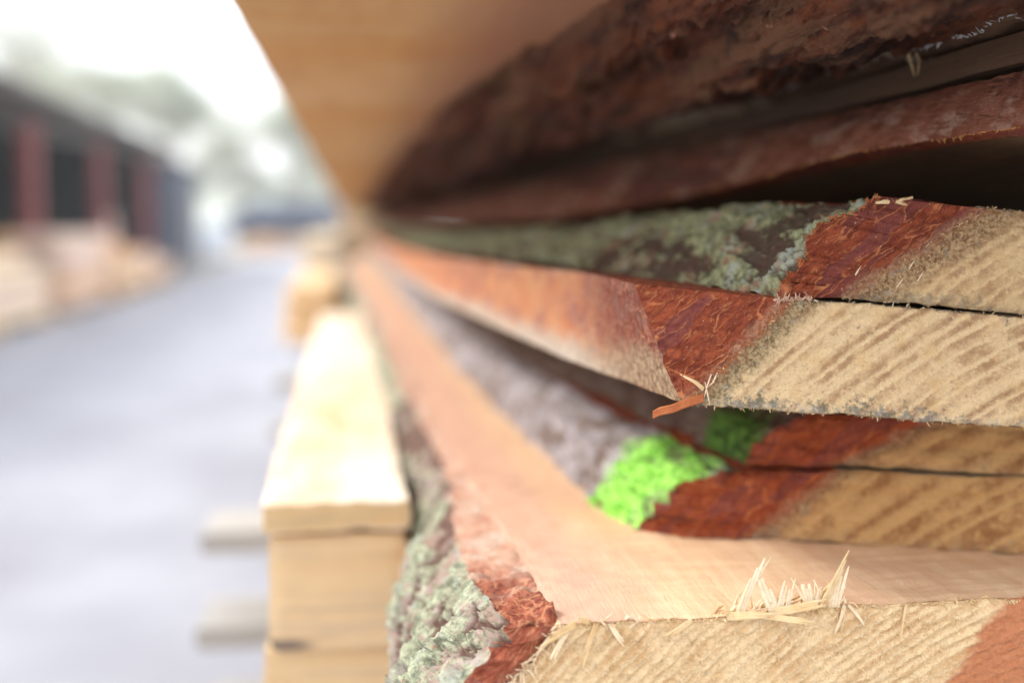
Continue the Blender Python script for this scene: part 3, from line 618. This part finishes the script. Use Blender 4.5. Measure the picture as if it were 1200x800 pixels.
for v, L, w in (((.9, -.2, .35), .0045, .0020), ((-.9, -.2, -.1), .0040, .0024), ((.8, -.2, -.3), .0030, .0018)):
    splinter(A2, curl(gA2['O'][0][-1] + np.array([.0035 + v[0] * .002, -.0004, -.0012]), v, L, (0, 0, 0), 3), w, .0009, m_fib)
for dx, dz in ((.006, .010), (.009, .006), (-.012, .008), (.002, .004)):
    splinter(A2, curl(gA2['I'][0][20] + np.array([dx, -.0014, dz - .01]), (.4, -.2, .9), .0035, (.2, 0, 0), 3), .0004, .0002, m_fibp)
# hanging splinter on the overhead slab's lip
i = int(np.argmin(np.abs(gC2['O'][:, 0, 1] - .445)))
pl = gC2['O'][i, 0] + np.array([-.001, 0, 0])
splinter(C2, [pl + np.array(v) for v in ((-.001, 0, .001), (.0006, -.0005, -.004), (.0018, -.001, -.009))], .0012, .0005, m_fib)
splinter(C2, [pl + np.array(v) for v in ((0.002, 0, .001), (.0036, -.0005, -.003), (.0030, -.001, -.0085))], .0007, .0004, m_fib)
ms = Mesh(); fibres(ms, gC2['O'][:290, 0], 900, .0016, .0006, mat_sawn('grey_lip', (.62, .62, .62), (.42, .40, .38)), (-.6, .6, .0), .5)
tag(ms.link('frayed_lip', C2), kind='stuff')
ms = Mesh(); fibres(ms, gC1['O'][:170, 0], 420, .0011, .0004, mat_sawn('orange_lip', (.60, .30, .10), (.42, .16, .05)), (-.2, -.3, -.4), .5)
tag(ms.link('frayed_lip', C1), kind='stuff')

# ------------------------------------------------------------------ more timber behind, along the same side of the road
def box_mesh(x0, x1, y0, y1, z0, z1, m, bev=.01):
    ms = Mesh(); b = bev
    c = np.array([[x, y, zz] for zz in (z0, z1) for (x, y) in ((x0, y0), (x1, y0), (x1, y1), (x0, y1))], float)
    V = []; cen = c.mean(0)
    for p in c:
        s = np.sign(cen - p)
        V += [p + s * np.array([b, b, 0]), p + s * np.array([0, b, b]), p + s * np.array([b, 0, b])]
    V = np.array(V)
    # build hull faces with bmesh convex hull
    import bmesh
    bm = bmesh.new(); vs = [bm.verts.new(v) for v in V]; bmesh.ops.convex_hull(bm, input=vs)
    bmesh.ops.dissolve_limit(bm, angle_limit=.01, verts=bm.verts, edges=bm.edges)
    bm.verts.ensure_lookup_table(); bm.verts.index_update()
    for f in bm.faces:
        ms.add([v.co[:] for v in f.verts], [list(range(len(f.verts)))], m)
    bm.free(); return ms
def timber(name, label, cat, x0, x1, y0, y1, z0, z1, m, group=None, bev=.008):
    ms = box_mesh(x0, x1, y0, y1, z0, z1, m, bev)
    o = ms.link(name, None, smooth=False, origin=((x0 + x1) / 2, y0, z0 + EYE)); return tag(o, label, cat, group)
m_peach = mat_sawn('peach_board', (.82, .60, .36), (.78, .52, .28), axis='X', scale=.3)
m_pale = mat_sawn('pale_board', (.80, .68, .50), (.72, .56, .38), scale=.1)
m_pink = mat_sawn('pink_board', (.86, .70, .58), (.82, .62, .48), scale=.1, stain=(.7, .6, .5))
# a pack standing beyond the bright board: three layers of boards laid across
for j in range(3):
    for i in range(4):
        timber('pack_board', 'peach board laid crosswise in the pack just beyond the sunlit thin board', 'board', -.112 + rng.uniform(-.006, .006), .045 if j == 0 else -.024, 2.22 + i * .24, 2.44 + i * .24, -.2025 + j * .034, -.170 + j * .034, m_peach, 'peach boards beyond the sunlit board')
for i in range(2):
    for j in range(4 - 2 * i):
        timber('long_board', 'pale long board in the low pack farther along the road edge', 'board', -.17 + i * .15, -.035 + i * .15, 4.6, 8.6, -.24 + j * .052, -.192 + j * .052, m_pale, 'pale long boards along the road edge', .01)
for j in range(5):
    timber('end_board', 'cream board in the far pack closing off the end of the tall stack', 'board', -.045, .46, 7.2 + .05 * (j % 2), 9.0, -.135 + j * .055, -.084 + j * .055, m_pale, 'cream boards at the far end of the stack')
for jy in (4.8, 6.2, 8.0):
    timber('trestle_beam', '%s thick beam under the pale long boards' % {4.8: 'nearest', 6.2: 'middle', 8.0: 'farthest'}[jy], 'beam', -.14, .45, jy, jy + .2, -1.2, -.242, m_sup)
# ------------------------------------------------------------------ the yard
def simple(name, V, F, m, kind='structure', origin=(0, 0, 0)):
    me = bpy.data.meshes.new(name); me.from_pydata([tuple(v) for v in V], [], F); me.materials.append(m); o = bpy.data.objects.new(name, me)
    COL.objects.link(o); o.location = origin; o['kind'] = kind; return o
k = N('gravel_ground'); tcv = k.n('ShaderNodeTexCoord').outputs['Object']
k.col(k.mix(k.ramp(k.noise(tcv, .6, 6, .6), .35, .65), (.30, .28, .25), (.40, .36, .31))); m_ground = k.m
k = N('asphalt_road'); tcv = k.n('ShaderNodeTexCoord').outputs['Object']
c = k.mix(k.ramp(k.noise(tcv, .9, 6, .62), .36, .64), (.27, .272, .31), (.35, .352, .395))
c = k.mix(k.ramp(k.noise(k.vm('MULTIPLY', tcv, (1.6, .35, 1.)), 1.1, 4, .6), .5, .68, 0., .55), c, (.215, .205, .24))
c = k.mix(k.ramp(k.noise(tcv, 60, 3, .7), .55, .7, 0., .4), c, (.2, .2, .21))
k.col(c); k.b.inputs['Roughness'].default_value = .6
k.bump(k.noise(tcv, 120, 4, .7), .004, .6); m_road = k.m
simple('ground', [(-190, -30, -.004), (190, -30, -.004), (190, 330, -.004), (-190, 330, -.004)], [(0, 1, 2, 3)], m_ground)
simple('road', [(-3.8, -20, 0), (1.6, -20, 0), (1.6, 40, 0), (.3, 75, 0), (-2.2, 120, 0), (-6.5, 120, 0), (-4.3, 75, 0), (-3.8, 40, 0)], [(0, 1, 2, 3, 4, 5, 6, 7)], m_road)

# open shed with red posts
m_roof = mat_flat('roof_sheet', (.07, .06, .06), (.10, .085, .08), 2., .6)
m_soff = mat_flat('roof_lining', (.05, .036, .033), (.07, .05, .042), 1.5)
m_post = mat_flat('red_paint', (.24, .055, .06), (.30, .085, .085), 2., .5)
m_dark = mat_flat('interior_shade', (.01, .009, .01), (.018, .016, .016), 1.)  # near-black, so the shade inside the sheds is put into the colour
m_blue = mat_flat('blue_grey_wall', (.045, .058, .095), (.07, .085, .125), 1.2)
m_navy = mat_flat('navy_roof', (.012, .02, .05), (.02, .032, .07), 1.)
S = thing('open_shed', 'long open-fronted shed with dark roof and dull red posts on the left', 'shed', (-9, 25, 0))
def part(name, parent, boxes, m, bev=.02):
    ms = Mesh()
    for b in boxes:
        q = box_mesh(*b, m, bev)
        for v, d in zip(q.v, q.d): pass
        for V in q.v:
            ms.add(V, [list(range(len(V)))], m)
    return ms.link(name, parent, smooth=False)
g = -EYE
ms = Mesh()
def roofslab(ms, x0, x1, y0, y1, za, zb_, t, m):
    V = [(x0, y0, za), (x1, y0, zb_), (x1, y1, zb_), (x0, y1, za)]; V += [(a, b, c + t) for a, b, c in V]
    ms.add(V, [(0, 1, 2, 3), (4, 5, 6, 7), (0, 1, 5, 4), (1, 2, 6, 5), (2, 3, 7, 6), (3, 0, 4, 7)], m)
roofslab(ms, -4.75, -14, 8, 34, 1.86, 3.4, .12, m_roof); roof = ms.link('roof', S, smooth=False)
ms = Mesh(); roofslab(ms, -4.8, -13.9, 8.1, 33.9, 1.76, 3.28, .05, m_soff); ms.link('ceiling_lining', S, smooth=False)
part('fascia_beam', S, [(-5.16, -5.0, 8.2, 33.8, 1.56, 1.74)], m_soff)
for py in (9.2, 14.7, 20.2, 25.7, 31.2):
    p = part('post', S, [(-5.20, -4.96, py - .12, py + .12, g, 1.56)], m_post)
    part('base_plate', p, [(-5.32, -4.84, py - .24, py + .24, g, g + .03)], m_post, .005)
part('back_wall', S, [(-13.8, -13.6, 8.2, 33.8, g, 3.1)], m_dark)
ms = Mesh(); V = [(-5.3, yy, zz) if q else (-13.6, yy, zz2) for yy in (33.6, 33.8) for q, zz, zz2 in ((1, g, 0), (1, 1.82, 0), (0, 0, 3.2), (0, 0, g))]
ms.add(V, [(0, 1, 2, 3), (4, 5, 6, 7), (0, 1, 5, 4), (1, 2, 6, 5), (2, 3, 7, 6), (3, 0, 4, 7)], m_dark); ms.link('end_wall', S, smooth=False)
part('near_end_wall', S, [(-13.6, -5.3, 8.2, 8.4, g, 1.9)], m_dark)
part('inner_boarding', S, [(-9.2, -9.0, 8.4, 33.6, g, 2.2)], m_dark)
# blue-grey block at its far end
H = thing('blue_grey_building', 'blue-grey flat-roofed block at the far end of the open shed', 'building', (-8, 36, 0))
wl = part('wall', H, [(-12, -4.85, 34.3, 40.5, g, 1.62)], m_blue)
part('roof', H, [(-12.1, -4.7, 34.2, 40.6, 1.62, 1.75)], m_roof)
dd = part('door', H, [(-4.86, -4.80, 36.5, 38.3, g, .9)], m_roof)
part('handle', dd, [(-4.80, -4.76, 36.65, 36.7, -.2, 0)], m_bear, .005)
# far navy-roofed shed
Q = thing('navy_roofed_shed', 'low navy-roofed shed at the far end of the road', 'shed', (-3, 66, 0))
ms = Mesh(); V = [(-6.6, 64, .15), (.3, 64, .15), (.3, 72, .15), (-6.6, 72, .15), (-5., 68, 1.3), (-1., 68, 1.3)]
ms.add(V, [(0, 1, 5, 4), (2, 3, 4, 5), (1, 2, 5), (3, 0, 4), (0, 3, 2, 1)], m_navy); ms.link('roof', Q, smooth=False)
part('wall', Q, [(-6.0, -3.4, 64.8, 71.4, g, .15), (-2.4, -.3, 64.8, 71.4, g, .15)], m_blue)
part('dark_opening', Q, [(-3.4, -2.4, 66, 71.3, g, .15)], m_dark)

S.location.x += .3; H.location.x += .22
# wrapped pack and timber piles before the shed
m_white = mat_flat('white_wrap', (.72, .76, .82), (.62, .68, .78), 2., .35, bump=.01)
W = thing('wrapped_pack', 'white plastic-wrapped pack standing at the far corner of the blue-grey building', 'pack', (-4.3, 43, 0))
part('wrapping', W, [(-4.9, -3.95, 42.6, 44.6, g + .12, .05)], m_white, .08)
for yy in (42.8, 44.2): part('skid', W, [(-4.85, -4.0, yy, yy + .15, g, g + .12)], m_sup)
mp = [mat_sawn('pile_cream', (.78, .62, .46), (.68, .52, .36), scale=.03), mat_sawn('pile_pink', (.74, .56, .46), (.66, .47, .38), scale=.03), mat_sawn('pile_orange', (.74, .46, .26), (.66, .38, .20), scale=.03)]
piles = [(-5.0, 13.6, 4, 4, 0, 'the cream pile nearest to us before the shed'), (-5.0, 17.4, 4, 5, 1, 'the pinkish pile between the first two red posts'), (-5.0, 21.2, 4, 4, 2, 'the orange pile before the second red post'),
         (-4.8, 25.6, 3, 3, 1, 'the low pinkish pile at the end of the shed')]
for (px, py, nx_, nz_, mi, wh) in piles:
    for j in range(nz_):
        for i in range(nx_):
            a = px + i * .33 + rng.uniform(-.02, .02); zz = g + .12 + j * .2
            if j == nz_ - 1 and i in (0, nx_ - 1) and rng.random() < .6: continue
            timber('squared_timber', 'squared timber lying in ' + wh, 'timber', a, a + .27, py + rng.uniform(-.1, .1), py + 3.1 + rng.uniform(-.2, .2), zz, zz + .18, mp[(mi + (i * 7 + j * 3) % 5 // 4) % 3], 'squared timbers in ' + wh, .015)
    for q in (0.4, 2.6):
        timber('pile_bearer', '%s bearer on the ground under %s' % ('nearer' if q < 1 else 'farther', wh), 'bearer', px - .1, px + nx_ * .33, py + q, py + q + .14, g, g + .118, m_sup)
for i in range(3):
    timber('leaning_offcut', 'short pinkish offcut standing up behind the pile, %s of three' % ['nearest', 'middle', 'farthest'][i], 'offcut', -5.05 - .1 * i, -4.85 - .1 * i, 27.0 + i * .7, 27.3 + i * .7, g, .25 - .1 * i, mp[1], None, .02)
for i in range(4):
    timber('far_pack', '%s far low pack of pale boards before the navy-roofed shed' % ['leftmost', 'second from left', 'third from left', 'rightmost'][i], 'pack', -5.6 + i * 1.25, -4.5 + i * 1.25, 57 + i, 59.5 + i, g, -.62 + .1 * (i % 2), mp[(i * 2) % 3], None, .05)

# trees, bare and budding, beyond the yard
m_trunk = mat_flat('tree_bark', (.42, .40, .37), (.52, .49, .45), 4.)  # trunk and leaf colours are paled to imitate overexposure and haze
m_leaf = mat_flat('tree_buds', (.52, .56, .46), (.62, .65, .54), 2.)
m_leafd = mat_flat('evergreen_leaf', (.38, .42, .34), (.46, .50, .40), 2.)
def tree_mesh(seed, h, spread, leaves, lm, name):
    r = random.Random(seed); tr = Mesh(); cr = Mesh()
    def seg(ms, a, b, ra, rb, m, n=5):
        d = b - a; d = d / (np.linalg.norm(d) + 1e-9); s = np.cross(d, [0, 0, 1.]) if abs(d[2]) < .95 else np.array([1., 0, 0]); s /= np.linalg.norm(s); t = np.cross(d, s); V = []
        for p, rad in ((a, ra), (b, rb)):
            for q in range(n): V.append(p + (s * math.cos(q * 2 * math.pi / n) + t * math.sin(q * 2 * math.pi / n)) * rad)
        ms.add(V, [[q, (q + 1) % n, n + (q + 1) % n, n + q] for q in range(n)], m)
    tips = []
    def grow(p, d, L, rad, depth):
        n = 3; q = p
        for i in range(n):
            d = d + np.array([r.gauss(0, .13), r.gauss(0, .13), r.gauss(.03, .08)]); d /= np.linalg.norm(d); e = q + d * L / n
            seg(tr if depth < 1 else cr, q, e, rad * (1 - .25 * i / n), rad * (1 - .25 * (i + 1) / n), m_trunk, 6 if depth < 2 else 3); q = e
            if depth > 2: tips.append(q)
        if depth >= 5: tips.append(q); return
        for i in range(3 if depth else 4):
            a = r.uniform(0, 6.28); up = r.uniform(.25, .9)
            nd = np.array([math.cos(a) * spread, math.sin(a) * spread, up]) * .8 + d * .6; nd /= np.linalg.norm(nd)
            grow(q, nd, L * r.uniform(.55, .78), rad * .55, depth + 1)
    grow(np.array([0., 0, g]), np.array([0, 0, 1.]), h * .33, h * .022, 0)
    tips = np.array(tips); V = []; F = []
    for i in range(leaves):
        p = tips[r.randrange(len(tips))] + np.array([r.gauss(0, .3), r.gauss(0, .3), r.gauss(0, .25)]); s = r.uniform(.05, .13)
        a = np.array([r.gauss(0, 1) for _ in range(3)]); a /= np.linalg.norm(a); b = np.cross(a, [r.random(), r.random(), 1.]); b /= np.linalg.norm(b); n0 = len(V)
        V += [p - a * s, p + b * s * .6, p + a * s, p - b * s * .6]; F.append([n0, n0 + 1, n0 + 2, n0 + 3])
    cr.add(V, F, lm)
    return tr, cr
protos = []
def make_tree(kind, x, y, sc, rz, label):
    if kind not in protos_d:
        t = thing(kind[0], label, 'tree', (0, 0, 0), 'trees beyond the yard'); tr, cr = tree_mesh(*kind[1:])
        tr.link('trunk', t, smooth=True); cr.link('crown', t, smooth=False); protos_d[kind] = t; o = t
    else:
        s = protos_d[kind]; o = s.copy(); COL.objects.link(o)
        for ch in s.children:
            c2 = ch.copy(); COL.objects.link(c2); c2.parent = o
    o.location = (x, y, 0); o.rotation_euler = (0, 0, rz); o.scale = (sc, sc, sc); o['label'] = label; return o
protos_d = {}
K1 = ('bare_tree', 3, 9.5, 1.0, 2400, m_leaf, 'a'); K2 = ('bare_tree', 8, 8.5, .8, 9500, m_leaf, 'b'); K3 = ('evergreen_tree', 12, 6.5, .7, 4200, m_leafd, 'c')
for kd, x, y, sc, rz, lb in [
    (K1, -19, 58, 1.35, 0, 'tall bare tree whose twigs fill the upper left corner of the sky'), (K1, -13, 66, 1.1, 2., 'bare tree rising over the second red post of the shed'),
    (K2, -15.5, 74, 1.35, 1., 'budding tree above the third red post of the shed'), (K2, -10.2, 80, 1.35, 3., 'budding tree above the blue-grey building'),
    (K1, -8, 92, 1.15, 4.2, 'pale bare tree just right of the blue-grey building'), (K2, -5, 88, 1.25, 5., 'pale budding tree left of the navy roof'),
    (K2, -1.5, 84, .85, .6, 'budding tree straight behind the navy-roofed shed'), (K1, 2.2, 90, .9, 2.7, 'bare tree rising beside the overhanging stack at the end of the road'),
    (K3, -9.4, 79, .75, 1.2, 'low bushy tree directly right of the blue-grey building'), (K3, -6.6, 84, .85, 5.2, 'bushy tree left of the navy-roofed shed'), (K2, -8.2, 99, 1.0, 1.7, 'budding tree filling the gap over the road'),
    (K3, -1.2, 80, .7, 3.3, 'low bushy tree peeping over the right half of the navy roof'), (K1, -24, 60, 1.2, 3.6, 'bare tree at the left border above the shed roof'), (K2, -14.5, 92, 1.5, 4.4, 'tall budding tree behind the shed end'),
    (K3, -3.8, 98, .8, 2.2, 'low greenish tree behind the navy-roofed shed'), (K3, -11.5, 104, .9, .4, 'low greenish tree in the gap over the road')]:
    make_tree(kd, x, y, sc, rz, lb)
k = N('hazy_wood'); tcv = k.n('ShaderNodeTexCoord').outputs['Object']; k.col(k.mix(k.noise(tcv, .3, 5), (.42, .46, .38), (.52, .55, .48)))  # pale tone with the distance haze put into the colour
# low hill closing the view
V = []; F = []; nn = 60
for i in range(nn + 1):
    xx = -160 + 320 * i / nn; hgt = 9.5 + 2.0 * math.sin(i * .7) + 1.2 * math.sin(i * 1.9 + 1)
    V += [(xx, 190, -.1), (xx, 230, hgt), (xx, 300, hgt * .6)]
for i in range(nn):
    a = 3 * i; F += [(a, a + 3, a + 4, a + 1), (a + 1, a + 4, a + 5, a + 2)]
simple('hill', V, F, k.m)

hz = bpy.data.materials.new('haze'); hz.use_nodes = True; hn = hz.node_tree; hn.nodes.clear()
ho = hn.nodes.new('ShaderNodeOutputMaterial'); hv = hn.nodes.new('ShaderNodeVolumePrincipled'); hv.inputs['Density'].default_value = .0021
hv.inputs['Color'].default_value = (.93, .96, 1, 1); hn.links.new(hv.outputs[0], ho.inputs['Volume'])
V = [(x, y, z_) for z_ in (-1.0, 18) for (x, y) in ((-200, -40), (200, -40), (200, 340), (-200, 340))]
simple('haze', V, [(0, 3, 2, 1), (4, 5, 6, 7), (0, 1, 5, 4), (1, 2, 6, 5), (2, 3, 7, 6), (3, 0, 4, 7)], hz, 'stuff')
# ------------------------------------------------------------------ light, sky, camera
az, el = R(-62), R(42)        # azimuth from +Y towards +X; the brighter part of the overcast is on the road side
w = bpy.data.worlds.new('World'); C.world = w; w.use_nodes = True; nt = w.node_tree
sky = nt.nodes.new('ShaderNodeTexSky'); sky.sky_type = 'NISHITA'; sky.sun_disc = False; sky.sun_elevation = el; sky.sun_rotation = az
sky.air_density = 1.; sky.dust_density = 2.5; sky.ozone_density = 1.
bg = nt.nodes['Background']; bg.inputs[1].default_value = .12
tc = nt.nodes.new('ShaderNodeTexCoord'); no = nt.nodes.new('ShaderNodeTexNoise'); no.inputs['Scale'].default_value = 2.2; no.inputs['Detail'].default_value = 6
nt.links.new(tc.outputs['Generated'], no.inputs['Vector'])
mr = nt.nodes.new('ShaderNodeMapRange'); nt.links.new(no.outputs[0], mr.inputs[0]); mr.inputs[1].default_value = .35; mr.inputs[2].default_value = .6; mr.inputs[3].default_value = .55; mr.inputs[4].default_value = .95
mx = nt.nodes.new('ShaderNodeMix'); mx.data_type = 'RGBA'; nt.links.new(mr.outputs[0], mx.inputs[0]); nt.links.new(sky.outputs[0], mx.inputs[6]); mx.inputs[7].default_value = (8.9, 9.05, 9.2, 1)
nt.links.new(mx.outputs[2], bg.inputs[0])
sl = bpy.data.lights.new('sun', 'SUN'); sl.energy = 1.5; sl.angle = R(14); sl.color = (1, .95, .87)
so = bpy.data.objects.new('sun', sl); COL.objects.link(so)
from mathutils import Vector
d = Vector((math.sin(az) * math.cos(el), math.cos(az) * math.cos(el), math.sin(el)))
so.rotation_euler = d.to_track_quat('Z', 'Y').to_euler(); so.location = (-5, 5, 12)

cam = bpy.data.cameras.new('camera'); co = bpy.data.objects.new('camera', cam); COL.objects.link(co); C.camera = co
co.location = (0, 0, EYE)
yaw, pit = R(7.190), R(5.143)
f = Vector((math.sin(yaw) * math.cos(pit), math.cos(yaw) * math.cos(pit), -math.sin(pit)))
co.rotation_euler = f.to_track_quat('-Z', 'Y').to_euler()
cam.sensor_width = 36; cam.lens = 45; cam.clip_start = .01; cam.clip_end = 3000
cam.dof.use_dof = True; cam.dof.focus_distance = .403; cam.dof.aperture_fstop = 4.0; cam.dof.aperture_blades = 0
C.view_settings.view_transform = 'Standard'; C.view_settings.look = 'None'; C.view_settings.exposure = 1.2; C.view_settings.gamma = 1
C.render.engine = 'CYCLES'; C.cycles.use_denoising = True; C.cycles.max_bounces = 8; C.cycles.diffuse_bounces = 5
